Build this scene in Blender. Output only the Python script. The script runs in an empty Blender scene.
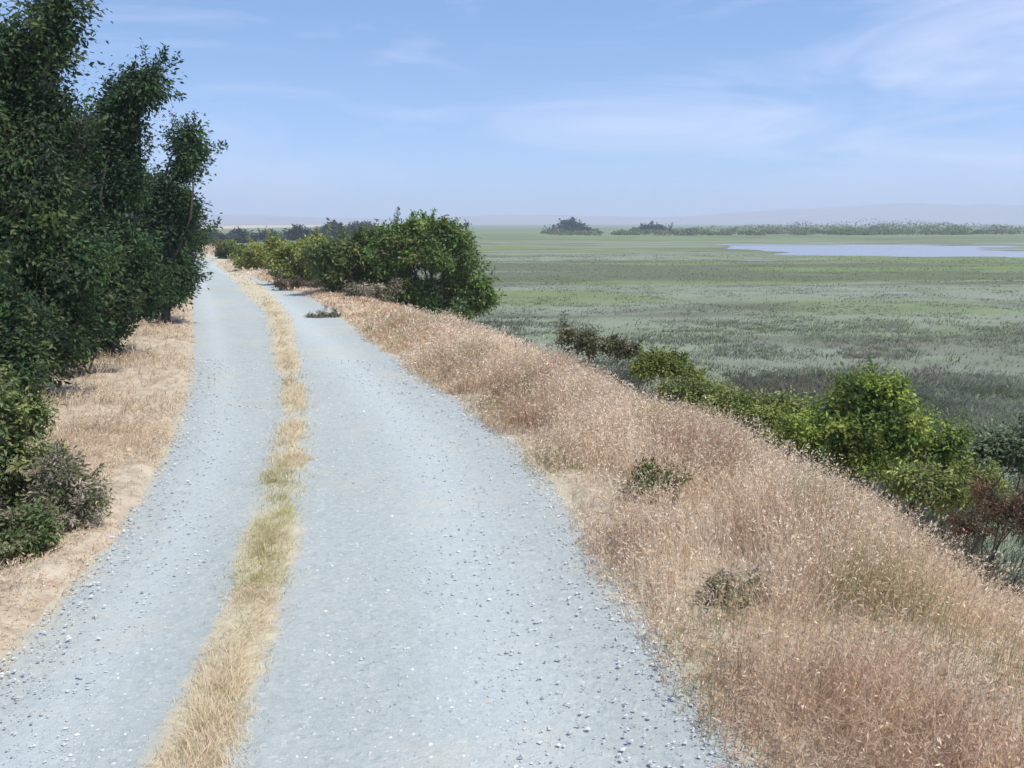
import bpy, math, random
import numpy as np
R = math.radians
rng = np.random.default_rng(7)
C = bpy.context.scene.collection
scene = bpy.context.scene

# ------------------------------------------------------------------ camera model
F, PITCH, EYE = 1050.0, math.atan((384 - 223) / 1050.0), 1.8
def at(px, py, d):
    """world point seen at a pixel, at distance d along +Y"""
    cx = (px - 512) / F; cy = -(py - 384) / F
    dy = math.cos(PITCH) + math.sin(PITCH) * cy
    dz = -math.sin(PITCH) + math.cos(PITCH) * cy
    return np.array([cx * d / dy, d, EYE + dz * d / dy])

# ------------------------------------------------------------------ noise
def vnoise(x, y, seed=0):
    x = np.asarray(x, float); y = np.asarray(y, float)
    xi = np.floor(x).astype(np.int64); yi = np.floor(y).astype(np.int64)
    xf = x - xi; yf = y - yi
    u = xf * xf * (3 - 2 * xf); v = yf * yf * (3 - 2 * yf)
    def h(a, b):
        n = (a * 374761393 + b * 668265263 + seed * 974634777) & 0xffffffff
        n = ((n ^ (n >> 13)) * 1274126177) & 0xffffffff
        return ((n ^ (n >> 16)) & 0xffff) / 65535.0
    return (h(xi, yi) * (1 - u) + h(xi + 1, yi) * u) * (1 - v) + (h(xi, yi + 1) * (1 - u) + h(xi + 1, yi + 1) * u) * v
def fbm(x, y, seed=0, o=4):
    s = 0; a = 0.5; t = 0
    for i in range(o):
        s = s + a * vnoise(x * 2 ** i, y * 2 ** i, seed + i); t += a; a *= .5
    return s / t
def sstep(a, b, x):
    t = np.clip((x - a) / (b - a), 0, 1)
    return t * t * (3 - 2 * t)

# ------------------------------------------------------------------ trail curves (x as a function of y)
def curve(pts, sm=1.0):
    ys = np.arange(-14, 400, .25)
    p = sorted(pts); py = np.array([a for a, b in p]); px = np.array([b for a, b in p])
    v = np.interp(ys, py, px)
    k = np.exp(-np.linspace(-2.5, 2.5, 25) ** 2 / 2); k /= k.sum()
    w = np.convolve(np.pad(v, 12, mode='edge'), k, 'valid')
    w[:14] = v[:14]; w[-14:] = v[-14:]
    return lambda y: np.interp(y, ys, w)
XR = curve([(-14, 1.5), (3.27, .93), (3.75, .76), (4.74, .60), (5.94, .44), (8.28, .20), (11.74, -.85), (16.3, -2.15), (19.7, -3.15), (24.85, -4.6), (34.9, -8.5), (44.7, -12.4), (52, -15.6 + 2.5), (80, -26.5), (400, -190)])
XL = curve([(-14, -1.35), (3.27, -2.05), (4.1, -2.1), (5.08, -2.2), (5.75, -2.28), (7.14, -2.53), (9.35, -3.01), (11.74, -3.65), (16.3, -5.0), (24.85, -7.6), (40.9, -12.5), (52, -16), (80, -29.5), (400, -193)])
S1 = curve([(-14, -.75), (3.27, -1.12), (3.92, -1.25), (5.08, -1.40), (5.94, -1.50), (7.14, -1.72), (8.89, -2.0), (11.74, -2.62), (14.96, -3.5), (19.67, -4.6), (24.85, -6.2), (30.9, -8.1), (40.9, -11.3), (52, -14.9), (80, -28.4), (400, -192)])
S2 = curve([(-14, -.45), (3.27, -.86), (3.92, -.98), (5.08, -1.15), (5.94, -1.30), (7.14, -1.46), (8.89, -1.74), (11.74, -2.32), (14.96, -3.06), (19.67, -4.1), (24.85, -5.55), (30.9, -7.3), (40.9, -10.6), (52, -14.2), (80, -27.6), (400, -191)])
XC = lambda y: (XL(y) + XR(y)) / 2
HW = lambda y: (XR(y) - XL(y)) / 2
MARSH = -2.0

POND = [(115, 195), (57, 60)]
def pondmask(x, y):
    n = (fbm(x / 18, y / 11, 31) - .5)
    a = sstep(0, 8, y - (116 + 20 * n)) * sstep(0, 10, (205 + 24 * n) - y) * sstep(0, 7, x - (29 + 10 * n + .09 * (y - 117)))
    n2 = (fbm(x / 7, y / 5, 33) - .5)
    b = sstep(0, 1.0, y - (57.0 + 3 * n2 + .03 * x)) * sstep(0, 1.0, (59.6 + 4 * n2 + .03 * x) - y) * sstep(0, 3, x - 16 + 4 * n2) * sstep(0, 3, 24.5 - x)
    c = sstep(0, 2.0, y - (110.0 + 5 * n2)) * sstep(0, 2., (114 + 6 * n2) - y) * sstep(0, 3, x - 21) * sstep(0, 4, 30 - x)
    a = a * (1 - .95 * sstep(.58, .66, fbm(x / 26, y / 7, 35, 3)))
    return np.maximum(a, np.maximum(b, c))

def ground_z(x, y):
    x = np.asarray(x, float); y = np.asarray(y, float)
    t = x - XC(y); hw = HW(y)
    r = t - hw
    crest = .98 + .3 * (fbm(y / 3.0, y * 0 + 3, 5) - .5)
    down = np.clip((r - crest) / 3.7, 0, 1)
    right = down * down * (3 - 2 * down) * .55 + down * .45
    l = -t - hw
    leftd = sstep(9, 15, l)
    z = MARSH * np.maximum(np.where(t > 0, right, 0), np.where(t < 0, leftd, 0))
    bump = .07 * (fbm(x / 1.3, y / 1.3, 11) - .5) + .05 * (fbm(x / .3, y / .3, 12, 2) - .5)
    offroad = sstep(-.05, .35, np.abs(t) - hw)
    fade = 1 - sstep(40, 120, y)
    # under the gravel, ground lies low; it rises at the strip and the verges
    s1, s2 = S1(y), S2(y)
    sc_, sh = (s1 + s2) / 2, (s2 - s1) / 2 * (1 + .45 * sstep(3.5, 6, y))
    strip = 1 - sstep(.45, 1.95, np.abs(x - sc_) / np.maximum(sh, .05))
    edge = sstep(-.14, .16, np.abs(t) - hw)
    rag = .075 * (fbm(x / .16, y / .22, 17, 3) - .5) + .06 * (fbm(x / .7, y / .9, 18, 2) - .5)
    z = z + edge * .085 - .05 + rag * np.where(edge > 0, 1, .25)
    z = z + bump * offroad * (.4 + .6 * fade)
    far = sstep(3.5, 6, np.where(t > 0, r, l - 10))
    pm_ = pondmask(x, y)
    z = z + far * (1 - .8 * pm_) * (.16 * (fbm(x / 2.2, y / 2.2, 21) - .5) + .35 * (fbm(x / 14, y / 9, 22) - .5)) * (1 - sstep(200, 500, y))
    z = z - .45 * pm_
    # land beyond the marsh climbs very slightly
    return z

# ------------------------------------------------------------------ mesh helpers
def mesh_np(name, verts, quads=None, tris=None, tint=None, mat=None, smooth=False, parent=None, extra=None):
    me = bpy.data.meshes.new(name)
    verts = np.asarray(verts, np.float32)
    q = np.zeros((0, 4), np.int32) if quads is None or len(quads) == 0 else np.asarray(quads, np.int32)
    t = np.zeros((0, 3), np.int32) if tris is None or len(tris) == 0 else np.asarray(tris, np.int32)
    me.vertices.add(len(verts)); me.vertices.foreach_set('co', verts.ravel())
    me.loops.add(q.size + t.size)
    me.loops.foreach_set('vertex_index', np.concatenate([q.ravel(), t.ravel()]))
    me.polygons.add(len(q) + len(t))
    tot = np.concatenate([np.full(len(q), 4), np.full(len(t), 3)]).astype(np.int32)
    st = np.concatenate([[0], np.cumsum(tot)[:-1]]).astype(np.int32)
    me.polygons.foreach_set('loop_start', st); me.polygons.foreach_set('loop_total', tot)
    me.polygons.foreach_set('use_smooth', np.full(len(tot), smooth))
    for nm, arr in ([('tint', tint)] if tint is not None else []) + list((extra or {}).items()):
        a = me.attributes.new(nm, 'FLOAT_COLOR', 'POINT')
        col = np.ones((len(verts), 4), np.float32); arr = np.asarray(arr)
        if arr.ndim == 1: col[:, :3] = arr[:, None]
        else: col[:, :3] = arr
        a.data.foreach_set('color', col.ravel())
    me.update(calc_edges=True); me.validate()
    if mat: me.materials.append(mat)
    o = bpy.data.objects.new(name, me); C.objects.link(o)
    if parent: o.parent = parent
    return o
def kind(o, k): o['kind'] = k; return o
def thing(name, label, cat, loc, group=None):
    o = bpy.data.objects.new(name, None); C.objects.link(o)
    o.empty_display_size = .2; o.location = loc
    o['label'] = label; o['category'] = cat
    if group: o['group'] = group
    return o

# ------------------------------------------------------------------ materials
def nt(name):
    m = bpy.data.materials.new(name); m.use_nodes = True
    n = m.node_tree; n.nodes.clear()
    out = n.nodes.new('ShaderNodeOutputMaterial')
    return m, n, out
def node(n, t, **kw):
    x = n.nodes.new(t)
    for k, v in kw.items():
        if k.startswith('i_'):
            key = k[2:]
            key = int(key) if key.isdigit() else key.replace('_', ' ')
            x.inputs[key].default_value = v
        else: setattr(x, k, v)
    return x
def noise(n, co, scale, detail=4, rough=.55):
    x = node(n, 'ShaderNodeTexNoise', i_Scale=scale, i_Detail=detail, i_Roughness=rough)
    n.links.new(co, x.inputs['Vector']); return x.outputs['Fac']
def ramp(n, fac, stops):
    r = n.nodes.new('ShaderNodeValToRGB'); e = r.color_ramp.elements
    while len(e) < len(stops): e.new(.5)
    for el, (p, c) in zip(e, stops): el.position = p; el.color = (*c, 1) if len(c) == 3 else c
    n.links.new(fac, r.inputs['Fac']); return r.outputs['Color']
def mixc(n, f, a, b, mode='MIX'):
    m = n.nodes.new('ShaderNodeMix'); m.data_type = 'RGBA'; m.blend_type = mode
    for v, i in ((f, 0), (a, 6), (b, 7)):
        if hasattr(v, 'is_linked'): n.links.new(v, m.inputs[i])
        else: m.inputs[i].default_value = v if i == 0 else (*v, 1)
    return m.outputs[2]
def bump(n, h, strength, dist):
    b = node(n, 'ShaderNodeBump', i_Strength=strength, i_Distance=dist)
    n.links.new(h, b.inputs['Height']); return b.outputs['Normal']

def leaf_mat(name, translucent=.3, rough=.55, spec=.25):
    m, n, out = nt(name)
    a = node(n, 'ShaderNodeAttribute', attribute_name='tint')
    p = node(n, 'ShaderNodeBsdfPrincipled', i_Roughness=rough)
    p.inputs['Specular IOR Level'].default_value = spec
    t = node(n, 'ShaderNodeBsdfTranslucent')
    mx = node(n, 'ShaderNodeMixShader', i_0=translucent)
    n.links.new(a.outputs['Color'], p.inputs['Base Color'])
    n.links.new(a.outputs['Color'], t.inputs['Color'])
    n.links.new(p.outputs[0], mx.inputs[1]); n.links.new(t.outputs[0], mx.inputs[2])
    n.links.new(mx.outputs[0], out.inputs[0]); return m
M_LEAF = leaf_mat('leaves', .25)
M_MARSH = leaf_mat('marsh_leaves', .5)
M_DRY = leaf_mat('dry_stems', .36, .7, .15)

def bark_mat():
    m, n, out = nt('bark')
    co = node(n, 'ShaderNodeTexCoord').outputs['Object']
    f = noise(n, co, 14, 5)
    c = ramp(n, f, [(.3, (.028, .022, .018)), (.7, (.085, .07, .06))])
    p = node(n, 'ShaderNodeBsdfPrincipled', i_Roughness=.85)
    n.links.new(c, p.inputs['Base Color']); n.links.new(bump(n, f, .6, .02), p.inputs['Normal'])
    n.links.new(p.outputs[0], out.inputs[0]); return m
M_BARK = bark_mat()

def gravel_mat():
    m, n, out = nt('pale_gravel')
    co = node(n, 'ShaderNodeTexCoord').outputs['Object']
    v = node(n, 'ShaderNodeTexVoronoi', i_Scale=42.0); n.links.new(co, v.inputs['Vector'])
    v2 = node(n, 'ShaderNodeTexVoronoi', i_Scale=130.0); n.links.new(co, v2.inputs['Vector'])
    big = noise(n, co, .55, 5); mid = noise(n, co, 4.0, 5, .65)
    mp = node(n, 'ShaderNodeMapping'); mp.inputs['Scale'].default_value = (2.6, .32, 1); n.links.new(co, mp.inputs['Vector'])
    streak = noise(n, mp.outputs[0], 1.0, 4)
    c0 = ramp(n, streak, [(.38, (0.335, 0.374, 0.353)), (.60, (0.423, 0.470, 0.440))])
    c1 = mixc(n, .5, c0, ramp(n, mid, [(.3, (0.301, 0.333, 0.312)), (.7, (0.452, 0.498, 0.463))]))
    stone = ramp(n, v.outputs['Color'], [(.0, (0.247, 0.279, 0.277)), (.4, (0.411, 0.449, 0.435)), (.75, (0.483, 0.508, 0.471)), (1., (0.699, 0.749, 0.717))])
    c2 = mixc(n, .62, c1, stone)
    st2 = ramp(n, v2.outputs['Color'], [(.1, (0.301, 0.337, 0.322)), (.6, (0.394, 0.433, 0.405)), (1., (0.485, 0.520, 0.481))])
    c3 = mixc(n, .3, c2, st2)
    c4 = mixc(n, ramp(n, big, [(.52, (0, 0, 0)), (.75, (0.418, 0.457, 0.445))]), c3, (0.418, 0.420, 0.339))
    at_ = node(n, 'ShaderNodeAttribute', attribute_name='cover'); sp_ = node(n, 'ShaderNodeSeparateColor'); n.links.new(at_.outputs['Color'], sp_.inputs[0])
    fine = noise(n, co, 26, 5, .7); coarse = noise(n, co, 6, 4, .6)
    def wsum(a, wa, b, wb, c, wc):
        m1 = node(n, 'ShaderNodeMath', operation='MULTIPLY'); n.links.new(a, m1.inputs[0]); m1.inputs[1].default_value = wa
        m2 = node(n, 'ShaderNodeMath', operation='MULTIPLY_ADD'); n.links.new(b, m2.inputs[0]); m2.inputs[1].default_value = wb; n.links.new(m1.outputs[0], m2.inputs[2])
        m3 = node(n, 'ShaderNodeMath', operation='MULTIPLY_ADD'); n.links.new(c, m3.inputs[0]); m3.inputs[1].default_value = wc; n.links.new(m2.outputs[0], m3.inputs[2])
        return m3.outputs[0]
    # compacted wheel tracks are paler and smoother; the rest is looser and a little darker
    c4 = mixc(n, sp_.outputs[2], mixc(n, .25, c4, (0.407, 0.423, 0.379)), mixc(n, .35, c4, (0.569, 0.610, 0.584)))
    dust = ramp(n, wsum(big, .6, mid, .4, fine, .2), [(.62, (0, 0, 0)), (.75, (0.386, 0.396, 0.369))])
    c4 = mixc(n, dust, c4, (0.569, 0.521, 0.399))
    soil = mixc(n, fine, ramp(n, coarse, [(.35, (0.370, 0.310, 0.195)), (.65, (0.555, 0.482, 0.317))]), (0.616, 0.557, 0.400))
    sm = ramp(n, wsum(sp_.outputs[0], .75, fine, .55, coarse, .45), [(.72, (0, 0, 0)), (.98, (1, 1, 1))])
    c4 = mixc(n, sm, c4, soil)
    em = ramp(n, wsum(sp_.outputs[1], .75, fine, .5, coarse, .4), [(.75, (0, 0, 0)), (1.0, (1, 1, 1))])
    c4 = mixc(n, em, c4, mixc(n, .4, soil, (0.427, 0.387, 0.292)))
    p = node(n, 'ShaderNodeBsdfPrincipled', i_Roughness=.9)
    p.inputs['Specular IOR Level'].default_value = .2
    n.links.new(c4, p.inputs['Base Color'])
    ad = node(n, 'ShaderNodeMath', operation='ADD'); n.links.new(noise(n, co, 75, 4, .75), ad.inputs[0]); n.links.new(noise(n, co, 14, 5, .7), ad.inputs[1])
    n.links.new(bump(n, ad.outputs[0], .6, .014), p.inputs['Normal'])
    n.links.new(p.outputs[0], out.inputs[0]); return m
M_GRAVEL = gravel_mat()

def ground_mat():
    m, n, out = nt('soil_and_marsh')
    co = node(n, 'ShaderNodeTexCoord').outputs['Object']
    a = node(n, 'ShaderNodeAttribute', attribute_name='zone')
    sep = node(n, 'ShaderNodeSeparateColor'); n.links.new(a.outputs['Color'], sep.inputs[0])
    f1 = noise(n, co, 1.6, 6, .6); f2 = noise(n, co, 18, 5, .65)
    dry = mixc(n, f2, ramp(n, f1, [(.35, (.40, .325, .225)), (.6, (.53, .44, .32))]), (.60, .51, .38))
    ga = node(n, 'ShaderNodeAttribute', attribute_name='gravelly')
    f3 = noise(n, co, 38, 3, .6)
    vv = node(n, 'ShaderNodeTexVoronoi', i_Scale=48.0); n.links.new(co, vv.inputs['Vector'])
    gs = node(n, 'ShaderNodeMath', operation='ADD'); n.links.new(ga.outputs['Fac'], gs.inputs[0]); n.links.new(f3, gs.inputs[1])
    gsel = ramp(n, gs.outputs[0], [(.80, (0, 0, 0)), (.98, (1, 1, 1))])
    stones = ramp(n, vv.outputs['Color'], [(0, (.34, .36, .37)), (.5, (.43, .46, .48)), (1, (.54, .55, .55))])
    dry = mixc(n, ramp(n, noise(n, co, 7, 4, .6), [(.45, (0, 0, 0)), (.62, (.55, .55, .55))]), dry, (.30, .225, .15))
    dry = mixc(n, gsel, dry, stones)
    # marsh: patches laid out on the ground itself
    mp = node(n, 'ShaderNodeMapping'); mp.inputs['Scale'].default_value = (.028, .075, 1); n.links.new(co, mp.inputs['Vector'])
    w1 = noise(n, mp.outputs[0], 1.0, 6, .62)
    mp2 = node(n, 'ShaderNodeMapping'); mp2.inputs['Scale'].default_value = (.22, .45, 1); n.links.new(co, mp2.inputs['Vector'])
    w2 = noise(n, mp2.outputs[0], 1.0, 6, .65)
    mc = ramp(n, w1, [(.30, (0.130, 0.150, 0.106)), (.42, (0.216, 0.253, 0.157)), (.50, (0.254, 0.279, 0.207)), (.58, (0.204, 0.267, 0.125)), (.70, (0.284, 0.285, 0.213))])
    mc = mixc(n, .5, mc, ramp(n, w2, [(.3, (0.123, 0.150, 0.106)), (.5, (0.235, 0.259, 0.188)), (.7, (0.315, 0.331, 0.258))]))
    mc = mixc(n, .3, mc, ramp(n, f2, [(.3, (0.123, 0.143, 0.094)), (.7, (0.309, 0.324, 0.251))]))
    green = mixc(n, w2, (0.105, 0.163, 0.044), (0.210, 0.259, 0.094))
    mc = mixc(n, sep.outputs[1], mc, green)
    mud = (.125, .125, .085)
    mc = mixc(n, sep.outputs[2], mc, mud)
    c = mixc(n, sep.outputs[0], dry, mc)
    p = node(n, 'ShaderNodeBsdfPrincipled', i_Roughness=.95)
    p.inputs['Specular IOR Level'].default_value = .1
    n.links.new(c, p.inputs['Base Color']); n.links.new(bump(n, f2, .7, .04), p.inputs['Normal'])
    n.links.new(p.outputs[0], out.inputs[0]); return m
M_GROUND = ground_mat()

def water_mat():
    m, n, out = nt('still_water')
    co = node(n, 'ShaderNodeTexCoord').outputs['Object']
    p = node(n, 'ShaderNodeBsdfPrincipled', i_Roughness=.2)
    p.inputs['Base Color'].default_value = (.27, .26, .28, 1)
    p.inputs['IOR'].default_value = 1.33
    n.links.new(bump(n, noise(n, co, 2.0, 3), .15, .05), p.inputs['Normal'])
    n.links.new(p.outputs[0], out.inputs[0]); return m
M_WATER = water_mat()

def plain(name, col, rough=.9):
    m, n, out = nt(name)
    co = node(n, 'ShaderNodeTexCoord').outputs['Object']
    c = mixc(n, noise(n, co, .02, 5), tuple(.7 * x for x in col), tuple(1.25 * x for x in col))
    p = node(n, 'ShaderNodeBsdfPrincipled', i_Roughness=rough)
    p.inputs['Specular IOR Level'].default_value = .1
    n.links.new(c, p.inputs['Base Color']); n.links.new(p.outputs[0], out.inputs[0]); return m

# ------------------------------------------------------------------ ground sheet
def green_zone(x, y):
    g = sstep(.45, .62, fbm(x / 22, y / 9, 51)) * .75
    band = sstep(0, 3, y - (42 + 6 * (fbm(x / 9, y / 9, 52) - .5))) * sstep(0, 4, 53 - y) * sstep(8, 13, x) * sstep(24, 20, x) * .55
    band2 = sstep(0, 6, y - 78) * sstep(0, 8, 104 - y + 20 * (fbm(x / 20, y / 20, 53) - .5)) * sstep(12, 22, x)
    band3 = sstep(0, 20, y - 205)
    return np.clip(np.maximum(np.maximum(g * sstep(25, 60, y), band), np.maximum(band2 * .8, band3 * .5)), 0, 1)
def mudband(x, y):
    n = fbm(x / 11, y / 4, 55, 3)
    a = sstep(.56, .66, fbm(x / 30, y / 5.5, 56, 4)) * sstep(20, 40, y)
    b = sstep(0, 3, y - (103 + 8 * (n - .5))) * sstep(0, 3, 110 - y) * sstep(18, 22, x) * sstep(34, 28, x)
    c = sstep(0, 2, y - (44 + 5 * (n - .5))) * sstep(0, 3, 50 - y) * sstep(8, 9, x) * sstep(14, 11, x)
    return np.maximum(.75 * a, np.maximum(b, c))
ys = np.concatenate([np.arange(-12, 2, .35), 2 * np.exp(np.linspace(0, math.log(2400), 520))])
tp = np.concatenate([np.arange(0, 7, .07), 7 * np.exp(np.linspace(0, math.log(600), 165))])
ts = np.concatenate([-tp[:0:-1], tp])
Y, T = np.meshgrid(ys, ts, indexing='ij')
X = XC(Y) + T
Z = ground_z(X, Y)
nr, nc = X.shape
def grid_quads(nr, nc):
    i = np.arange(nr - 1)[:, None] * nc + np.arange(nc - 1)[None, :]
    return np.stack([i, i + 1, i + nc + 1, i + nc], -1).reshape(-1, 4)
tt = X - XC(Y)
marsh = np.where(tt > 0, sstep(3.4, 5.2, tt - HW(Y) + 1.2 * (fbm(X / 1.5, Y / 1.5, 41) - .5)), sstep(12, 16, -tt - HW(Y)))
pm = pondmask(X, Y)
zone = np.stack([marsh, green_zone(X, Y), np.clip(pm * 1.6 + mudband(X, Y), 0, 1)], -1).reshape(-1, 3)
_s = np.abs(X - (S1(Y) + S2(Y)) / 2) / np.maximum((S2(Y) - S1(Y)) / 2 * (1 + .45 * sstep(3.5, 6, Y)), .05)
_e = np.abs(tt) - HW(Y)
gravelly = (.5 * sstep(.05, -.3, _e)).ravel()
o = mesh_np('ground', np.stack([X, Y, Z], -1).reshape(-1, 3), grid_quads(nr, nc), mat=M_GROUND, smooth=True, extra={'zone': zone, 'gravelly': gravelly})
kind(o, 'structure')

# gravel trail: one sheet, the strip and verges of the ground break through it
ry = np.concatenate([np.arange(-12, 2, .3), 2 * np.exp(np.linspace(0, math.log(60), 420))])
u = np.linspace(-1, 1, 91)
RY, U = np.meshgrid(ry, u, indexing='ij')
RX = XC(RY) + U * (HW(RY) + .32)
RZ = .012 * (fbm(RX / .5, RY / .8, 61) - .5) - .02 * np.clip(np.abs(U) - .7, 0, 1) + .004
RZ += -.015 * np.exp(-((U - .55) / .2) ** 2) - .015 * np.exp(-((U + .7) / .15) ** 2)
_sc = (S1(RY) + S2(RY)) / 2; _sh = np.maximum((S2(RY) - S1(RY)) / 2 * (1 + .25 * sstep(3.5, 6, RY)), .05)
wob = 1 + .8 * (fbm(RX * 0 + 5, RY / .8, 62, 3) - .5)
stripm = (1 - .5 * sstep(.56, .70, fbm(RX / .5, RY / 1.4, 64, 3))) * np.exp(-(np.abs(RX - _sc) / (_sh * (.98 - .34 * sstep(6, 14, RY)) * wob)) ** 2.4 * .69)
RZ += .022 * stripm * (.4 + 1.2 * fbm(RX / .12, RY / .16, 63, 3))
edgem = np.maximum(sstep(-.22, .12, np.abs(RX - XC(RY)) - HW(RY)), 0)
_h = HW(RY); _uu = (RX - XC(RY)) / _h
rut = np.exp(-((_uu - .42) / .22) ** 2) + np.exp(-((_uu + .72) / .13) ** 2)
o = mesh_np('gravel_trail', np.stack([RX, RY, RZ], -1).reshape(-1, 3), grid_quads(*RX.shape), mat=M_GRAVEL, smooth=True, extra={'cover': np.stack([stripm, edgem, np.clip(rut, 0, 1)], -1).reshape(-1, 3)})
kind(o, 'structure')

# water
def pool(name, x0, x1, y0, y1):
    o = mesh_np(name, [(x0, y0, MARSH - .12), (x1, y0, MARSH - .12), (x1, y1, MARSH - .12), (x0, y1, MARSH - .12)], [(0, 1, 2, 3)], mat=M_WATER)
    kind(o, 'structure')
pool('pond_water', 12, 230, 104, 240); pool('channel_water', 10, 28, 53, 64)

# ------------------------------------------------------------------ grass and low plants
def pick(n, cols, w=None):
    cols = np.array(cols); i = rng.choice(len(cols), n, p=None if w is None else np.array(w) / np.sum(w))
    return cols[i] * rng.uniform(.8, 1.2, (n, 1))
def blades(P, h, w, lean, col, head=0.0, headcol=None, headsize=1.0):
    n = len(P); wide = np.maximum(1, P[:, 1] / 6); az = rng.uniform(0, 2 * np.pi, n); fz = az + np.pi / 2 + rng.uniform(-.8, .8, n)
    swirl = 6.0 * (fbm(P[:, 0] / .9, P[:, 1] / .9, 78, 3) - .5) + .3
    az = np.where(rng.random(n) < .6, swirl + rng.normal(0, .5, n), az)     # wind and lodging bend whole patches together
    d = np.stack([np.cos(az), np.sin(az), 0 * az], -1); s = np.stack([np.cos(fz), np.sin(fz), 0 * fz], -1)
    V = []
    for k, wk in ((0, 1), (.4, .85), (.75, .55), (1, 0)):
        c = P + d * (h * lean * k * k)[:, None]; c[:, 2] += h * (k - .35 * lean * k * k)
        if k < 1: V += [c - s * (w * wk / 2)[:, None], c + s * (w * wk / 2)[:, None]]
        else: V += [c]
    V = np.stack(V, 1).reshape(-1, 3)
    b = np.arange(n)[:, None] * 7
    q = np.concatenate([b + [[0, 1, 3, 2]], b + [[2, 3, 5, 4]]]); t = b + [[4, 5, 6]]
    col7 = np.repeat(col, 7, 0)
    if head > 0:
        idx = np.where(rng.random(n) < head)[0]; m = len(idx)
        if m:
            ns = 4; I = np.repeat(idx, ns); M = len(I); hd = h[I]
            k_ = rng.uniform(.72, 1.02, M)
            base = P[I] + d[I] * (hd * lean[I] * k_ * k_)[:, None]; base[:, 2] += hd * (k_ - .35 * lean[I] * k_ * k_)
            ax = d[I] * rng.uniform(-.2, 1.0, M)[:, None] + rng.normal(0, .55, (M, 3)) + [0, 0, .55]; ax /= np.linalg.norm(ax, axis=1)[:, None]
            s1 = np.cross(ax, rng.normal(0, 1, (M, 3))); s1 /= np.linalg.norm(s1, axis=1)[:, None] + 1e-9
            ln = rng.uniform(.010, .026, M)[:, None] * headsize * (wide[I] ** .7)[:, None]; rr = ln * .15
            a0 = base + ax * ln * .15; mid = a0 + ax * ln * .45
            HV = np.stack([a0, mid + s1 * rr, a0 + ax * ln, mid - s1 * rr], 1).reshape(-1, 3)
            hq = np.arange(M)[:, None] * 4 + len(V) + [[0, 1, 2, 3]]
            V = np.concatenate([V, HV]); q = np.concatenate([q, hq]); col7 = np.concatenate([col7, np.repeat(headcol[I], 4, 0)])
    return V, q, t, col7
def merge(parts):
    V, Q, T_, K = [], [], [], []; o = 0
    for v, q, t, k in parts:
        V.append(v); Q.append(q + o); T_.append(t + o); K.append(k); o += len(v)
    return np.concatenate(V), np.concatenate(Q), np.concatenate(T_), np.concatenate(K)
def scatter(n, y0, y1, r0, r1, power=1.0, side=1):
    """points along the trail: r metres outside its edge, denser near the camera (power)"""
    yy = y0 * np.exp(rng.random(n) * math.log(y1 / y0)) if power else rng.uniform(y0, y1, n)
    rr = rng.uniform(r0, r1, n)
    x = XR(yy) + rr if side > 0 else XL(yy) - rr
    return x, yy, rr
def on_ground(x, y, sink=.02):
    return np.stack([x, y, ground_z(x, y) - sink], -1)

STRAW = [(0.739, 0.585, 0.372), (0.792, 0.611, 0.424), (0.659, 0.492, 0.321), (0.712, 0.532, 0.398)]
PINK = [(0.787, 0.648, 0.484), (0.732, 0.584, 0.438), (0.837, 0.726, 0.541), (0.694, 0.549, 0.399)]
BROWN = [(0.390, 0.262, 0.165), (0.495, 0.334, 0.231), (0.330, 0.239, 0.141)]
OLIVE = [(0.286, 0.299, 0.117), (0.364, 0.351, 0.169)]
RUST = [(0.600, 0.416, 0.280), (0.681, 0.483, 0.335), (0.504, 0.343, 0.226)]
parts = []
def bank(n, y0, y1, r0, r1, h0, h1, w0, power, head, hs=1.0):
    x, y, r = scatter(n, y0, y1, r0, r1, power)
    pn = fbm(x / .55, y / .7, 71, 3)                        # tussocks
    keep = rng.random(n) < .22 + 1.1 * sstep(.32, .6, pn)
    x, y, r, pn = x[keep], y[keep], r[keep], pn[keep]; n = len(x)
    edge = sstep(-.15, .55, r)
    dens = rng.random(n) < .5 + .5 * edge
    x, y, r, pn, edge = x[dens], y[dens], r[dens], pn[dens], edge[dens]; n = len(x)
    h = (h0 + (h1 - h0) * rng.random(n) ** 1.4) * (.36 + .64 * edge) * (.45 + 1.0 * pn) * (1 - .86 * sstep(17, 20, y) * sstep(48, 40, y) * sstep(2.1, 1.3, r))
    br = sstep(.48, .60, fbm(x / .6, y / .8, 73, 3)); ol = sstep(.56, .68, fbm(x / .6, y / .9, 75, 3))
    ru = sstep(5.4, 3.4, y) * sstep(.3, .6, fbm(x / 1.0, y / 1.0, 76, 3))
    z = rng.random(n)
    col = pick(n, STRAW); gold = sstep(.46, .60, fbm(x / 1.3, y / 1.7, 74, 3))
    pk = rng.random(n) < .62 - .55 * gold; col = np.where(pk[:, None], pick(n, PINK), col)
    col = np.where((z < br * .6)[:, None], pick(n, BROWN), col)
    col = np.where((rng.random(n) < ru * .6)[:, None], pick(n, RUST), col)
    col = np.where((rng.random(n) < ol * .75)[:, None], pick(n, OLIVE), col)
    hc = pick(n, PINK + [(0.839, 0.674, 0.483), (0.816, 0.639, 0.473), (0.850, 0.720, 0.526)]) * 1.06; hc = np.where((rng.random(n) < gold * .7)[:, None], pick(n, [(.70, .56, .36), (.64, .50, .32)]), hc)
    hc = np.where((rng.random(n) < np.maximum(br * .55, ru * .8))[:, None], pick(n, RUST), hc)
    parts.append(blades(on_ground(x, y), h, w0 * (.7 + .6 * rng.random(n)) * np.maximum(1, y / 7), rng.uniform(.1, .6, n) + .95 * sstep(.52, .70, fbm(x / .7, y / .8, 79, 3)) * rng.random(n), col, head, hc, hs))
bank(150000, 1.6, 8.5, -.16, 4.2, .14, .50, .0024, 0, .8)
bank(105000, 8, 17, -.16, 3.6, .14, .48, .0028, 1, .75)
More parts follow.
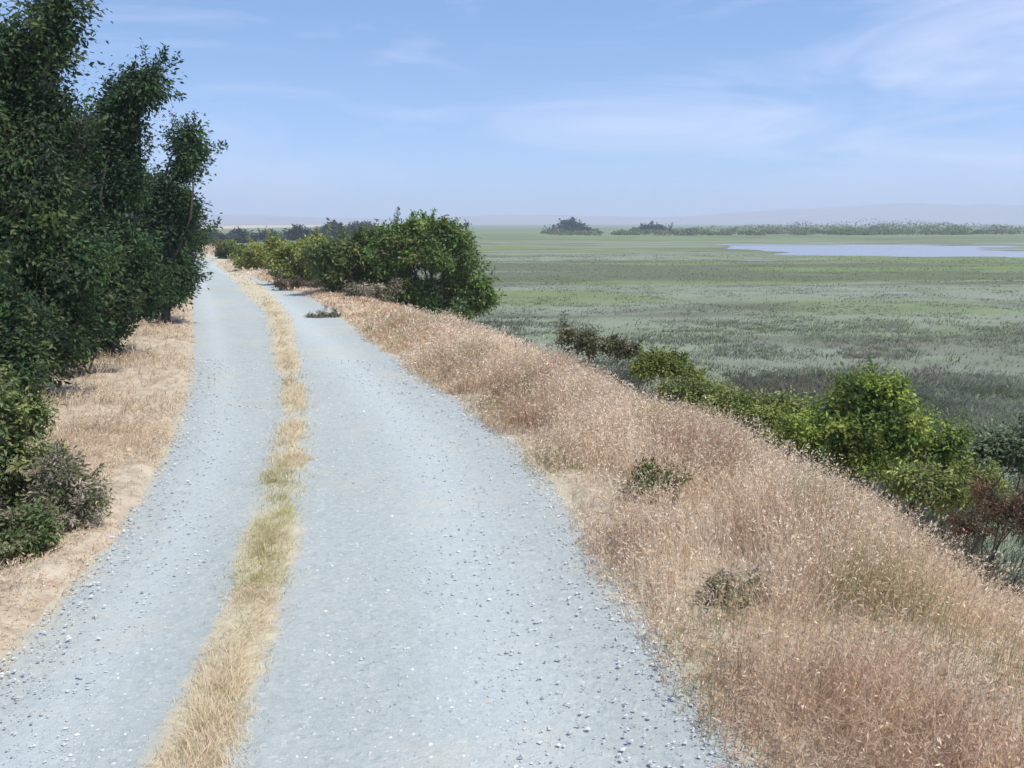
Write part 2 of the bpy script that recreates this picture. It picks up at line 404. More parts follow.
bank(60000, 15, 34, -.05, 3.0, .14, .46, .0042, 1, .5, 1.2)
bank(9000, 32, 75, 0, 3.0, .3, .6, .008, 1, .4, 1.4)
V, Q, T3, K = merge(parts)
kind(mesh_np('dry_grass', V, Q, T3, K, M_DRY), 'stuff')

# left verge: short bleached grass
parts = []
def verge(n, y0, y1, r0, r1, h0, h1, w0, power):
    x, y, r = scatter(n, y0, y1, r0, r1, power, -1)
    keep = rng.random(n) < .15 + 1.1 * sstep(.38, .62, fbm(x / .5, y / .6, 81, 3))
    x, y, r = x[keep], y[keep], r[keep]; n = len(x)
    h = (h0 + (h1 - h0) * rng.random(n)) * (.35 + .65 * sstep(0, .9, r))
    col = pick(n, [(0.651, 0.549, 0.383), (0.609, 0.493, 0.348), (0.693, 0.605, 0.441), (0.630, 0.493, 0.394), (0.420, 0.336, 0.197), (0.378, 0.381, 0.174)], [4, 4, 3, 3, 1, .5])
    parts.append(blades(on_ground(x, y), h, w0 * (.7 + .6 * rng.random(n)) * np.maximum(1, y / 7), rng.uniform(.2, 1.1, n), col, .25, pick(n, STRAW)))
verge(42000, 2.5, 9, -.1, 3.2, .05, .20, .0045, 0)
verge(30000, 8, 30, -.05, 3.0, .06, .24, .005, 1)
verge(8000, 28, 80, 0, 2.5, .1, .3, .008, 1)
V, Q, T3, K = merge(parts)
kind(mesh_np('verge_grass', V, Q, T3, K, M_DRY), 'stuff')

# centre strip: sparse, low, a little green
parts = []
for n, y0, y1, w0 in ((80000, 1.8, 8, .0030), (30000, 7, 24, .004), (4000, 22, 60, .007)):
    y = y0 * np.exp(rng.random(n) * math.log(y1 / y0)); uu = np.clip(rng.normal(0, .55, n), -1.6, 1.6)
    x = (S1(y) + S2(y)) / 2 + uu * (S2(y) - S1(y)) / 2 * (1 + .25 * sstep(3.5, 6, y) - .35 * sstep(7, 14, y))
    keep = rng.random(n) < .16 + 1.0 * sstep(.36, .60, fbm(x / .22, y / .35, 91, 3) * .55 + .45 * fbm(x * 0 + 1, y / .9, 93, 2)) * (1 - .5 * sstep(8, 18, y))
    x, y, uu = x[keep], y[keep], uu[keep]; n = len(x)
    gr = sstep(.45, .62, fbm(x * 0 + 2, y / 1.3, 92, 2)) * sstep(3.8, 5.5, y) * sstep(11, 8, y)
    col = np.where((rng.random(n) < .12 + .6 * gr)[:, None], pick(n, [(.50, .48, .19), (.42, .42, .15), (.58, .53, .26)]), pick(n, [(.76, .64, .46), (.74, .60, .42), (.66, .53, .36), (.40, .33, .22)], [4, 3, 2, .7]))
    parts.append(blades(np.stack([x, y, np.full(n, .0)], -1), (.015 + .085 * rng.random(n) ** 2) * (1.15 - .5 * np.abs(uu)), w0 * (.7 + .6 * rng.random(n)) * np.maximum(1, y / 7), rng.uniform(.3, 1.4, n), col))
V, Q, T3, K = merge(parts)
kind(mesh_np('strip_grass', V, Q, T3, K, M_DRY), 'stuff')

# loose stones on the trail
n = 26000
y = 1.8 * np.exp(rng.random(n) * math.log(14 / 1.8)); uu = rng.uniform(-1, 1, n)
e = rng.random(n) < .22; uu[e] = np.sign(uu[e]) * (1 - np.abs(rng.normal(0, .10, e.sum())))
e2 = rng.random(n) < .10
x = XC(y) + uu * HW(y); x[e2] = ((S1(y) + S2(y)) / 2 + rng.choice([-1, 1], n) * (S2(y) - S1(y)) * rng.normal(.62, .18, n))[e2]
sz = (.0026 + .0085 * rng.random(n) ** 5) * np.maximum(1, y / 6) ** .5
ctr = np.stack([x, y, .004 + sz * .05], -1)
dirs = np.array([(1, 0, 0), (-1, 0, 0), (0, 1, 0), (0, -1, 0), (0, 0, 1), (0, 0, -1), ], float)
ang = rng.uniform(0, 6.28, n)
J = rng.uniform(.65, 1.35, (n, 6, 1)) * dirs[None] + rng.normal(0, .15, (n, 6, 3))
ca, sa = np.cos(ang)[:, None], np.sin(ang)[:, None]
J = np.stack([J[..., 0] * ca - J[..., 1] * sa, J[..., 0] * sa + J[..., 1] * ca, J[..., 2] * .65], -1)
V = (ctr[:, None] + J * sz[:, None, None]).reshape(-1, 3)
b = np.arange(n)[:, None] * 6
T3 = np.concatenate([b + [q] for q in ([0, 2, 4], [2, 1, 4], [1, 3, 4], [3, 0, 4], [2, 0, 5], [1, 2, 5], [3, 1, 5], [0, 3, 5])])
K = np.repeat(pick(n, [(.46, .48, .49), (.39, .41, .42), (.56, .57, .56), (.47, .43, .37), (.31, .33, .34), (.62, .62, .60)], [4, 2, 3, 1.2, .35, .6]), 6, 0)
m, nn, out = nt('loose_stone')
a = node(nn, 'ShaderNodeAttribute', attribute_name='tint'); p = node(nn, 'ShaderNodeBsdfPrincipled', i_Roughness=.85)
nn.links.new(a.outputs['Color'], p.inputs['Base Color']); nn.links.new(p.outputs[0], out.inputs[0])
kind(mesh_np('loose_gravel', V, None, T3, K, m), 'stuff')

# marsh vegetation: low tufts in drifts
parts = []
def marshveg(n, y0, y1, h0, h1, w0, per):
    y = y0 * np.exp(rng.random(n) * math.log(y1 / y0))
    lo = XR(y) + 4.4; hi = np.maximum(.62 * y + 3, lo + 4)
    x = rng.uniform(lo, hi)
    keep = (rng.random(n) < .12 + sstep(.40, .62, fbm(x / 2.2, y / 2.8, 101, 4))) & (pondmask(x, y) + pondmask(x, y + 3) < .05)
    x, y = x[keep], y[keep]; n = len(x)
    g = green_zone(x, y); pt = fbm(x / 5, y / 4, 103, 3)
    col = pick(n, [(.26, .28, .20), (.29, .30, .235), (.23, .26, .165), (.31, .30, .24), (.18, .20, .125)])
    col = np.where((rng.random(n) < .15 + .6 * g)[:, None], pick(n, [(.19, .24, .10), (.23, .28, .12), (.15, .20, .08)]), col)
    col = np.where((rng.random(n) < .6 * sstep(.56, .68, pt))[:, None], pick(n, [(.26, .21, .16), (.24, .22, .18)]), col)
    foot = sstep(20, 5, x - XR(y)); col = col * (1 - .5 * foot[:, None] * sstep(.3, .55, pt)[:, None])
    sc_ = .6 + .8 * fbm(x / 1.6, y / 1.6, 104, 2)
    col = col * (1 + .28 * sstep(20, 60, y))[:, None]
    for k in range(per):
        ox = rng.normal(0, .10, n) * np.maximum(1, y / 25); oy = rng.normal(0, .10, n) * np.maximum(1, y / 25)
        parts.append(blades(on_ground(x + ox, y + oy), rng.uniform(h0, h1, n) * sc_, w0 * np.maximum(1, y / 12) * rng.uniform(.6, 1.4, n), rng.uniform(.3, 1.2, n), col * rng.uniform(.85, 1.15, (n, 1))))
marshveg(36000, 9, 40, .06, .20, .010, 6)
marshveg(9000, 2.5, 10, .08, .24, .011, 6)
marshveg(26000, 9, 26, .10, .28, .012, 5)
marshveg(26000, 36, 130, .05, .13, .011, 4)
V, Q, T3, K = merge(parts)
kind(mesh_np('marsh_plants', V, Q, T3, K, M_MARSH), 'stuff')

# ------------------------------------------------------------------ trees and shrubs
def tube(V, Q, pts, radii, sides=6):
    pts = np.asarray(pts, float); o = len(V)
    up = np.array([.3, .2, 1.0])
    for i in range(len(pts)):
        d = pts[min(i + 1, len(pts) - 1)] - pts[max(i - 1, 0)]; d = d / (np.linalg.norm(d) + 1e-9)
        a = np.cross(d, up if abs(d @ up) < 1.0 else [1, 0, 0]); a /= np.linalg.norm(a) + 1e-9; b = np.cross(d, a)
        for k in range(sides):
            th = 2 * math.pi * k / sides
            V.append(pts[i] + radii[i] * (math.cos(th) * a + math.sin(th) * b))
    for i in range(len(pts) - 1):
        for k in range(sides):
            Q.append((o + i * sides + k, o + i * sides + (k + 1) % sides, o + (i + 1) * sides + (k + 1) % sides, o + (i + 1) * sides + k))
def bend(a, b, sag, n=5):
    a = np.asarray(a, float); b = np.asarray(b, float); L = np.linalg.norm(b - a)
    j = rng.normal(0, .08 * L, 3)
    return [a + (b - a) * s + (j + [0, 0, sag * L]) * math.sin(math.pi * s) * .8 for s in np.linspace(0, 1, n)]
def plant(name, label, cat, lobes, tints, n_clumps, per, leaf, clump_r, base=None, group=None, trunk_r=.07, stems=1, twig=True, aspect=2.2, sides=6, spiky=0.0, trunk_name='trunk'):
    """lobes: world-space ellipsoids (centre xyz, radii xyz); the trunk sends a limb into each lobe and twigs to its leaf clumps"""
    L = np.array(lobes, float)
    if base is None:
        bx, by = L[:, 0].mean(), L[:, 1].mean()
    else: bx, by = base
    bz = float(ground_z(bx, by)) - .03
    root = thing(name, label, cat, (bx, by, bz), group)
    O = np.array([bx, by, bz]); L = L.copy(); L[:, :3] -= O
    V, Q = [], []
    top = L[:, 2].max(); fork = np.array([0, 0, max(.12, .28 * top)])
    for i in range(len(L)):
        sb = np.array([rng.normal(0, trunk_r * 1.2), rng.normal(0, trunk_r * 1.2), 0]) * (stems > 1)
        if stems == 1: pts = bend(fork * rng.uniform(.6, 1.1), L[i, :3], .10)
        else: pts = bend(sb, L[i, :3], .12)
        r0 = trunk_r * rng.uniform(.34, .5)
        tube(V, Q, pts, np.linspace(r0, r0 * .35, len(pts)), sides)
    if stems == 1: tube(V, Q, [(0, 0, 0), fork * .5 + rng.normal(0, .03, 3), fork * 1.05], [trunk_r * 1.25, trunk_r, trunk_r * .8], sides + 2)
    area = (L[:, 3] * L[:, 4] + L[:, 3] * L[:, 5] + L[:, 4] * L[:, 5]) ** .68; w = area / area.sum()
    sub = []
    for i in range(len(L)):
        for k in range(6):
            u_ = rng.normal(0, 1, 3); u_ /= np.linalg.norm(u_)
            if rng.random() < .6: u_[2] = abs(u_[2])
            f_ = rng.uniform(.34, .62)
            sub.append((*(L[i, :3] + u_ * L[i, 3:] * (1.02 - f_) * rng.uniform(.75, 1.15)), *(L[i, 3:] * f_), w[i]))
    S = np.array(sub); L0 = L; L = S[:, :6]; w = S[:, 6] / S[:, 6].sum()
    li = rng.choice(len(L), n_clumps, p=w)
    d = rng.normal(0, 1, (n_clumps, 3)); d /= np.linalg.norm(d, axis=1)[:, None]
    rr = rng.uniform(.35, 1.0, n_clumps) ** .6
    cc = L[li, :3] + d * L[li, 3:] * rr[:, None]
    cc[:, 2] = np.maximum(cc[:, 2], .06)
    if twig:
        for k in range(0, n_clumps, 2):
            pts = bend(L0[li[k] // 6, :3], cc[k], .05, 4); tube(V, Q, pts, np.linspace(trunk_r * .20, .004, 4), 3)
    # leaves
    N = n_clumps * per
    ci = np.repeat(np.arange(n_clumps), per)
    cr = clump_r * rng.uniform(.6, 1.35, n_clumps)
    off = rng.normal(0, .5, (N, 3)) * cr[ci][:, None] * [1, 1, .8]
    if spiky: off += d[ci] * rng.exponential(spiky, (N, 1)) * cr[ci][:, None] + np.array([0, 0, 1.0]) * rng.exponential(spiky * .5, (N, 1)) * cr[ci][:, None]
    if twig:      # straggly shoots: some clumps are drawn out along a twig
        sh = np.where(rng.random(n_clumps) < .10)[0]
        dirs_ = d[sh] * .8 + [0, 0, .55] + rng.normal(0, .35, (len(sh), 3)); dirs_ /= np.linalg.norm(dirs_, axis=1)[:, None]
        ln = clump_r * rng.uniform(1.4, 3.0, len(sh))
        for j_, k in enumerate(sh):
            e_ = cc[k] + dirs_[j_] * ln[j_]
            tube(V, Q, [cc[k], (cc[k] + e_) / 2 + rng.normal(0, .01, 3), e_], [.006, .004, .002], 3)
            sel = slice(k * per, (k + 1) * per)
            off[sel] = dirs_[j_] * ln[j_] * rng.random((per, 1)) + rng.normal(0, .16, (per, 3)) * cr[k]
    mesh_np(trunk_name, V, Q, mat=M_BARK, parent=root, smooth=True)
    P = cc[ci] + off; P[:, 2] = np.maximum(P[:, 2], .02)
    nrm = d[ci] * .8 + [0, 0, .6] + rng.normal(0, .6, (N, 3)); nrm /= np.linalg.norm(nrm, axis=1)[:, None]
    ax = off * 1.0 / (cr[ci][:, None] + 1e-6) + rng.normal(0, .6, (N, 3)) + d[ci] * .5
    ax -= nrm * (ax * nrm).sum(1)[:, None]; ax /= np.linalg.norm(ax, axis=1)[:, None] + 1e-9
    sd = np.cross(nrm, ax); ll = leaf * (rng.uniform(.45, 1.45, N) * rng.uniform(.7, 1.2, n_clumps)[ci])[:, None]; ww = ll / aspect / 2
    droop = nrm * ll * rng.uniform(-.25, .1, (N, 1))
    VV = np.stack([P, P + ax * ll * .5 + sd * ww + nrm * ll * .06, P + ax * ll + droop, P + ax * ll * .5 - sd * ww + nrm * ll * .06], 1).reshape(-1, 3)
    qq = np.arange(N)[:, None] * 4 + [[0, 1, 2, 3]]
    tn = np.array(tints); st_ = rng.uniform(.72, 1.35, len(L)); ct = tn[rng.choice(len(tn), n_clumps)] * rng.uniform(.85, 1.2, (n_clumps, 1)) * st_[li][:, None]
    col = ct[ci] * rng.uniform(.75, 1.3, (N, 1))
    mesh_np('crown' if cat == 'tree' else 'foliage', VV, qq, tint=np.repeat(col, 4, 0), mat=M_LEAF, parent=root)
    return root
def lob(d, rows, squash=1.0, dz=.5):
    """rows: px, py, radius px at distance d (+ optional depth offset in radii)"""
    out = []
    for r in rows:
        px, py, rp = r[:3]; dd = d + (r[3] if len(r) > 3 else rng.uniform(-dz, dz)) * rp * d / F
        c = at(px, py, dd); rm = rp * dd / F
        out.append((*c, rm, rm, rm * squash))
    return out

DARK = [(0.026, 0.055, 0.024), (0.035, 0.074, 0.026), (0.045, 0.084, 0.033), (0.054, 0.103, 0.030), (0.045, 0.065, 0.035)]
DARKW = DARK + [(.075, .10, .03), (.06, .085, .028), (.05, .055, .035)]
DARK = DARK + [(.055, .09, .028)]
OLV = [(0.128, 0.158, 0.038), (0.165, 0.188, 0.045), (0.105, 0.143, 0.038), (0.195, 0.195, 0.068)]
MIDG = [(0.085, 0.145, 0.037), (0.111, 0.178, 0.043), (0.068, 0.119, 0.034), (0.145, 0.170, 0.060)]
YELG = [(0.234, 0.270, 0.054), (0.288, 0.296, 0.072), (0.180, 0.226, 0.054)]
GREYB = [(0.351, 0.290, 0.211), (0.281, 0.246, 0.176), (0.421, 0.351, 0.264), (0.211, 0.211, 0.105)]

# --- left row of dark trees
plant('evergreen_tree', 'tallest dark evergreen tree, nearest of the left row, standing at the left edge', 'tree',
      lob(10.6, [(-60, 95, 70), (-20, 75, 42), (18, 70, 30), (52, 24, 16), (60, 8, 11), (44, 52, 20), (56, 38, 12), (22, 95, 34), (40, 120, 34), (0, 140, 56), (45, 165, 45), (-30, 210, 85), (40, 215, 55), (20, 275, 55), (-60, 300, 85), (62, 265, 36), (50, 325, 36), (25, 355, 32), (70, 338, 22), (-15, 365, 40)]),
      DARKW, 1300, 105, .060, .21, trunk_r=.085, spiky=.2)
plant('evergreen_tree', 'dark evergreen tree with a rounded tuft leaning right, second in the row beside the trail', 'tree',
      lob(14.0, [(132, 96, 18), (142, 88, 13), (118, 112, 15), (118, 134, 17), (120, 160, 14), (128, 190, 17), (90, 150, 26), (102, 205, 38), (60, 190, 40), (80, 250, 45), (120, 255, 34), (95, 300, 36), (60, 320, 34), (84, 338, 22), (140, 290, 22), (118, 318, 20), (62, 352, 18), (100, 330, 17), (150, 302, 12)]),
      DARK, 960, 100, .064, .20, trunk_r=.08, spiky=.2)
plant('evergreen_tree', 'dark evergreen tree whose lone outer branch carries a round tuft against the sky', 'tree',
      lob(18.5, [(187, 140, 13), (190, 158, 12), (182, 174, 9), (174, 190, 11), (186, 212, 11), (172, 212, 14), (158, 212, 18), (150, 225, 30), (128, 190, 26), (170, 240, 22), (130, 260, 32), (160, 278, 26), (120, 295, 26), (152, 302, 16), (170, 290, 14), (136, 312, 14), (183, 276, 11)]),
      DARK, 700, 92, .072, .20, trunk_r=.075, spiky=.18)
plant('evergreen_tree', 'small blue green tree where the trail disappears, last in the left row', 'tree',
      lob(28, [(180, 215, 15), (188, 235, 11), (176, 245, 20), (184, 265, 12), (165, 260, 18), (172, 278, 11), (160, 230, 14)]),
      [(.035, .065, .03), (.045, .075, .04), (.03, .05, .025)], 230, 70, .10, .24, trunk_r=.09, spiky=.25)
plant('shrub', 'dark olive shrub at the left edge under the tallest dark tree', 'shrub',
      lob(9.0, [(-10, 300, 38), (25, 320, 26), (-40, 340, 55), (15, 355, 30), (35, 370, 18)]),
      DARKW + [(.075, .10, .03), (.09, .11, .035)], 190, 80, .05, .13, stems=4, trunk_r=.04)
plant('shrub', 'dark low shrub edging the tan verge beneath the leaning tuft', 'shrub',
      lob(12.2, [(70, 330, 20), (95, 322, 17), (50, 345, 22), (115, 312, 14), (75, 350, 13)]),
      DARKW, 150, 70, .055, .13, stems=4, trunk_r=.035)
plant('shrub', 'low dark shrub beside the trail under the lone outer branch', 'shrub',
      lob(19, [(150, 300, 13), (170, 290, 12), (135, 308, 12), (183, 283, 8)]),
      DARKW + [(.11, .09, .05)], 110, 60, .08, .15, stems=3, trunk_r=.03)
# foreground left
plant('shrub', 'bright green bushy shrub in the left foreground corner', 'shrub',
      lob(6.2, [(-20, 430, 48), (20, 425, 34), (-50, 480, 70), (15, 480, 45), (45, 470, 24), (-10, 400, 38), (30, 520, 34), (50, 530, 20), (25, 548, 24), (-15, 540, 45)]),
      [(0.203, 0.239, 0.077), (0.158, 0.203, 0.074), (0.270, 0.276, 0.118), (0.113, 0.156, 0.057)], 330, 85, .040, .085, stems=5, trunk_r=.03)
plant('dry_shrub', 'grey brown half dead shrub spilling toward the trail from the green foreground shrub', 'shrub',
      lob(6.0, [(58, 470, 24), (82, 492, 20), (55, 498, 25), (92, 505, 13), (72, 525, 18)]),
      GREYB + [(.13, .15, .06), (.15, .16, .08)], 170, 60, .032, .06, stems=5, trunk_r=.022, aspect=3.5)
plant('shrub', 'low green shrub hugging the soil at the left edge, nearest of the left foreground growth', 'shrub',
      lob(5.5, [(8, 540, 26), (-18, 545, 32), (36, 535, 20), (30, 558, 13), (0, 566, 18)]),
      [(0.121, 0.169, 0.054), (0.095, 0.135, 0.047), (0.162, 0.182, 0.081), (0.176, 0.149, 0.095)], 150, 70, .034, .06, stems=4, trunk_r=.014, spiky=.2)

# --- middle group right of the trail
plant('shrub', 'biggest rounded green shrub of the group right of the trail', 'shrub',
      lob(25, [(425, 248, 30), (400, 242, 20), (446, 244, 24), (420, 236, 19), (462, 264, 20), (474, 280, 15), (392, 258, 18), (398, 236, 13), (446, 234, 13), (464, 248, 15), (424, 232, 13), (406, 233, 13), (440, 232, 12), (388, 244, 14), (440, 268, 28), (412, 262, 24), (476, 292, 14), (455, 290, 16), (428, 292, 15), (482, 288, 10), (440, 295, 16), (468, 298, 14), (412, 292, 15), (430, 308, 14), (455, 310, 14), (478, 308, 12), (404, 302, 12), (488, 300, 9)]),
      [(0.118, 0.191, 0.044), (0.094, 0.156, 0.041), (0.153, 0.218, 0.051), (0.200, 0.208, 0.071)], 640, 80, .085, .18, stems=5, trunk_r=.06, spiky=.05)
plant('shrub', 'dark olive shrub with a shadowed hollow joined to the biggest rounded shrub on its left', 'shrub',
      lob(26.5, [(370, 244, 18), (350, 250, 19), (388, 250, 17), (335, 256, 16), (322, 258, 13), (395, 275, 14), (345, 274, 14), (325, 276, 12), (322, 258, 14), (365, 262, 16), (338, 275, 14), (385, 285, 10), (362, 278, 15), (375, 290, 12), (350, 288, 11)]),
      [(0.138, 0.173, 0.050), (0.103, 0.143, 0.046), (0.185, 0.208, 0.070)], 380, 78, .085, .18, stems=4, trunk_r=.05, spiky=.05)
plant('shrub', 'yellow green shrub with brown skirts beside the pale bare soil', 'shrub',
      lob(31, [(300, 257, 19), (320, 254, 18), (282, 263, 16), (328, 270, 15), (305, 274, 14), (288, 274, 11)]),
      [tuple(v * 1.15 for v in t_) for t_ in YELG] + [(.16, .14, .07)], 330, 65, .095, .18, stems=4, trunk_r=.05)
plant('shrub', 'low yellow shrub on the right of the trail beyond the brown skirted one', 'shrub',
      lob(40, [(260, 256, 15), (277, 252, 14), (246, 260, 12), (268, 266, 11), (252, 264, 9)]),
      YELG, 240, 62, .11, .20, stems=4, trunk_r=.05)
plant('shrub', 'small olive shrub close to the far end of the visible trail', 'shrub',
      lob(54, [(230, 250, 10), (242, 254, 9), (222, 255, 7)]),
      OLV, 100, 55, .14, .22, stems=3, trunk_r=.05)
plant('shrub', 'farthest green shrub, closing the view where the trail bends out of sight', 'shrub',
      lob(66, [(208, 250, 9), (219, 250, 8), (198, 250, 9), (186, 250, 9)]),
      MIDG, 130, 55, .16, .26, stems=3, trunk_r=.05)
plant('dry_shrub', 'brown dry brush at the foot of the dark olive shrub', 'shrub',
      lob(24.6, [(365, 290, 9), (382, 294, 8), (350, 290, 8), (398, 288, 9)]),
      GREYB + [(.10, .08, .05)], 80, 60, .07, .13, stems=5, trunk_r=.03, aspect=3.5)
plant('dry_shrub', 'dark brown brush at the foot of the yellow green shrub by the bare soil', 'shrub',
      lob(28.5, [(282, 286, 7), (300, 288, 8), (318, 290, 8), (333, 290, 6)]),
      [(.13, .10, .07), (.09, .07, .05), (.16, .12, .08)], 80, 55, .08, .13, stems=5, trunk_r=.03, aspect=3.5)
plant('weed', 'low dry weeds standing in for a flat dark patch on the far right gravel edge', 'plant',
      lob(20.3, [(322, 317, 5, 0), (335, 317, 5, 0), (310, 318, 4, 0)], .6),  # clump added to stand in for a flat dark patch on the gravel
      [(.30, .25, .19), (.24, .21, .15), (.20, .20, .12)], 40, 45, .05, .07, stems=3, trunk_r=.012)

# --- right bank
plant('shrub', 'tall bright green shrub on the right bank with a dark hollow at its foot', 'shrub',
      lob(9.4, [(868, 412, 36), (838, 428, 36), (902, 425, 38), (880, 406, 22), (930, 445, 34), (860, 465, 38), (905, 472, 36), (812, 445, 30), (790, 462, 24), (945, 478, 24)]),
      [(0.218, 0.277, 0.046), (0.164, 0.235, 0.043), (0.273, 0.311, 0.062), (0.109, 0.168, 0.039)], 420, 85, .045, .11, stems=5, trunk_r=.035, spiky=.08)
plant('shrub', 'low dense green shrub on the right bank left of the ragged olive one', 'shrub',
      lob(10.8, [(755, 422, 26), (780, 418, 24), (728, 412, 21), (770, 445, 26), (800, 430, 24), (712, 415, 14)]),
      [(0.218, 0.252, 0.069), (0.255, 0.286, 0.092), (0.164, 0.202, 0.054)], 210, 75, .045, .10, stems=4, trunk_r=.025, spiky=.2)
plant('shrub', 'small yellow green shrub at the grass edge, halfway down the right bank', 'shrub',
      lob(15.5, [(660, 362, 16), (675, 372, 15), (648, 372, 13), (690, 385, 13)]),
      [(0.189, 0.227, 0.046), (0.142, 0.184, 0.039), (0.246, 0.263, 0.069)], 130, 65, .055, .11, stems=4, trunk_r=.025, spiky=.2)
plant('shrub', 'brownish low shrub at the top of the bank beyond the small yellow green one', 'shrub',
      lob(19, [(590, 345, 13), (612, 350, 12), (570, 340, 10), (628, 352, 10)]),
      [(0.144, 0.136, 0.064), (0.112, 0.120, 0.048), (0.192, 0.160, 0.096)], 120, 60, .06, .12, stems=4, trunk_r=.025)
plant('shrub', 'grey green spreading shrub right of the tall bright one at marsh edge', 'shrub',
      lob(9.8, [(965, 465, 28), (995, 450, 26), (945, 485, 22), (1025, 455, 30)]),
      [(0.144, 0.176, 0.096), (0.176, 0.208, 0.112), (0.112, 0.144, 0.072)], 180, 70, .04, .10, stems=4, trunk_r=.025)
for lab, d_, rows_, k_ in (
        ('low ragged yellow green shrub along the grass crest, left of the low dense green one', 12.6, [(690, 398, 17), (712, 402, 18), (672, 394, 12), (735, 408, 13)], 1.35),
        ('straggly pale green shrub at the foot of the tall bright one, toward the right edge', 8.7, [(930, 492, 24), (962, 500, 24), (905, 488, 20), (985, 492, 18)], 1.3),
        ('ragged olive shrub poking over the crest at the left foot of the tall bright shrub', 9.6, [(808, 462, 22), (785, 455, 18), (830, 472, 18)], 1.2)):
    plant('shrub', lab, 'shrub', lob(d_, rows_), [tuple(c * k_ * 1.25 for c in t_) for t_ in ((.14, .165, .045), (.16, .18, .05), (.11, .135, .04), (.17, .165, .07))], 150, 65, .042, .09, stems=5, trunk_r=.022, spiky=.35, aspect=2.6)
plant('dry_shrub', 'reddish brown dry shrub at the right edge behind the dry grass', 'shrub',
      lob(7.4, [(990, 510, 28), (1020, 520, 30), (1050, 505, 36), (970, 530, 20)]),
      [(.17, .095, .055), (.21, .125, .075), (.12, .08, .045), (.12, .11, .05)], 160, 65, .03, .07, stems=5, trunk_r=.02, aspect=3.5, spiky=.3)
WL = ['olive weed clump in the dry grass of the near bank, closest to the gravel edge', 'brown green weed deep in the dry grass of the near bank']
for lab, (px, py, d, r), tn in zip(WL, [(655, 480, 6.6, 16), (735, 600, 4.7, 18)], [OLV, GREYB]):
    plant('weed', lab, 'plant', lob(d, [(px, py, r), (px + r * .8, py + r * .3, r * .7), (px - r * .7, py + r * .4, r * .7)]),
          tn, 36, 42, .032, .06, stems=3, trunk_r=.010, spiky=.4)

# --- far trees, each its own
def far_tree(label, d, rows, tn, group='far trees along the horizon'):
    plant('distant_tree', label, 'tree', lob(d, rows), tn, 70, 45, .0035 * d, .0042 * d, trunk_r=.0009 * d, twig=False, sides=5, group=group)
FT = [(0.032, 0.057, 0.038), (0.049, 0.076, 0.046)]
far_tree('dark distant tree on the horizon, left one of two standing alone on the open marsh', 420, [(567, 229, 5), (575, 229, 5), (558, 231, 3.2), (583, 231, 3), (548, 233, 2), (591, 233, 1.8), (571, 226, 3)], FT)
far_tree('smaller dark distant tree on the horizon, right one of two alone on the open marsh', 430, [(652, 231, 4), (660, 231, 3), (643, 232, 2.6), (636, 233.5, 1.6), (668, 233.5, 1.6)], FT)
for i, (px, top, w, lab) in enumerate([
        (212, 232, 14, 'hazy distant tree just right of the left row of evergreens, above the trail end'),
        (240, 230, 16, 'hazy distant tree above the low yellow shrub by the trail, left of its pair'),
        (268, 230, 15, 'hazy distant tree above the low yellow shrub by the trail, right of its pair'),
        (300, 228, 17, 'hazy distant tree directly above the yellow green shrub'),
        (332, 225, 17, 'hazy distant tree between the yellow green and dark olive shrubs'),
        (362, 222, 16, 'tall hazy distant tree rising behind the dark olive shrub')]):
    far_tree(lab, 190 + 14 * i, [(px, top + 8, w * .55), (px - w * .5, top + 11, w * .42), (px + w * .5, top + 10, w * .45), (px, top + 14, w * .5)], FT + [(.04, .06, .04)], 'hazy trees beyond the trail end')

# far-off wood on the right, one mass
n = 70000
bx = rng.uniform(10, 300, 260); by = 345 + rng.uniform(-25, 45, 260) + .1 * bx
bh = (1.2 + 4.6 * rng.random(260) ** 1.5) * (.45 + .55 * sstep(40, 120, bx)) * (.5 + .9 * fbm(bx / 35, bx * 0, 121, 3))
ci = rng.integers(0, 260, n); d = rng.normal(0, 1, (n, 3)); d /= np.linalg.norm(d, axis=1)[:, None]; d[:, 2] = np.abs(d[:, 2])
P = np.stack([bx[ci], by[ci], np.full(n, MARSH)], -1) + d * np.stack([bh[ci] * 1.7, bh[ci] * 1.3, bh[ci]], -1) * rng.uniform(.7, 1, (n, 1))
a1 = rng.normal(0, 1, (n, 3)); a1 /= np.linalg.norm(a1, axis=1)[:, None]; a2 = np.cross(a1, d); a2 /= np.linalg.norm(a2, axis=1)[:, None] + 1e-9
s = rng.uniform(.16, .42, (n, 1))
V = np.stack([P - a1 * s, P + a2 * s * .5, P + a1 * s, P - a2 * s * .5], 1).reshape(-1, 3)
cc = np.array([(.15, .20, .065), (.17, .21, .08), (.12, .165, .055), (.19, .19, .10)])[rng.integers(0, 4, 260)]
kind(mesh_np('far_wood', V, np.arange(n)[:, None] * 4 + [[0, 1, 2, 3]], tint=np.repeat(cc[ci], 4, 0), mat=M_LEAF), 'stuff')

# low hills at the horizon
hx = np.linspace(-2600, 3400, 220); hd = np.linspace(0, 1, 14)
HX, HD = np.meshgrid(hx, hd, indexing='ij')
prof = 12 + 85 * fbm(HX / 520, HX * 0 + 2, 131, 4) * (.35 + .65 * sstep(200, 1500, HX)) + 14 * sstep(-300, -1300, HX)
HY = 3300 + HD * 900 + 120 * fbm(HX / 600, HD * 0, 133)
HZ = MARSH - 1 + prof * np.sin(np.clip(HD * math.pi, 0, math.pi)) ** .8
o = mesh_np('hills', np.stack([HX, HY, HZ], -1).reshape(-1, 3), grid_quads(*HX.shape), mat=plain('hill_scrub', (.30, .22, .17)), smooth=True)
kind(o, 'structure')

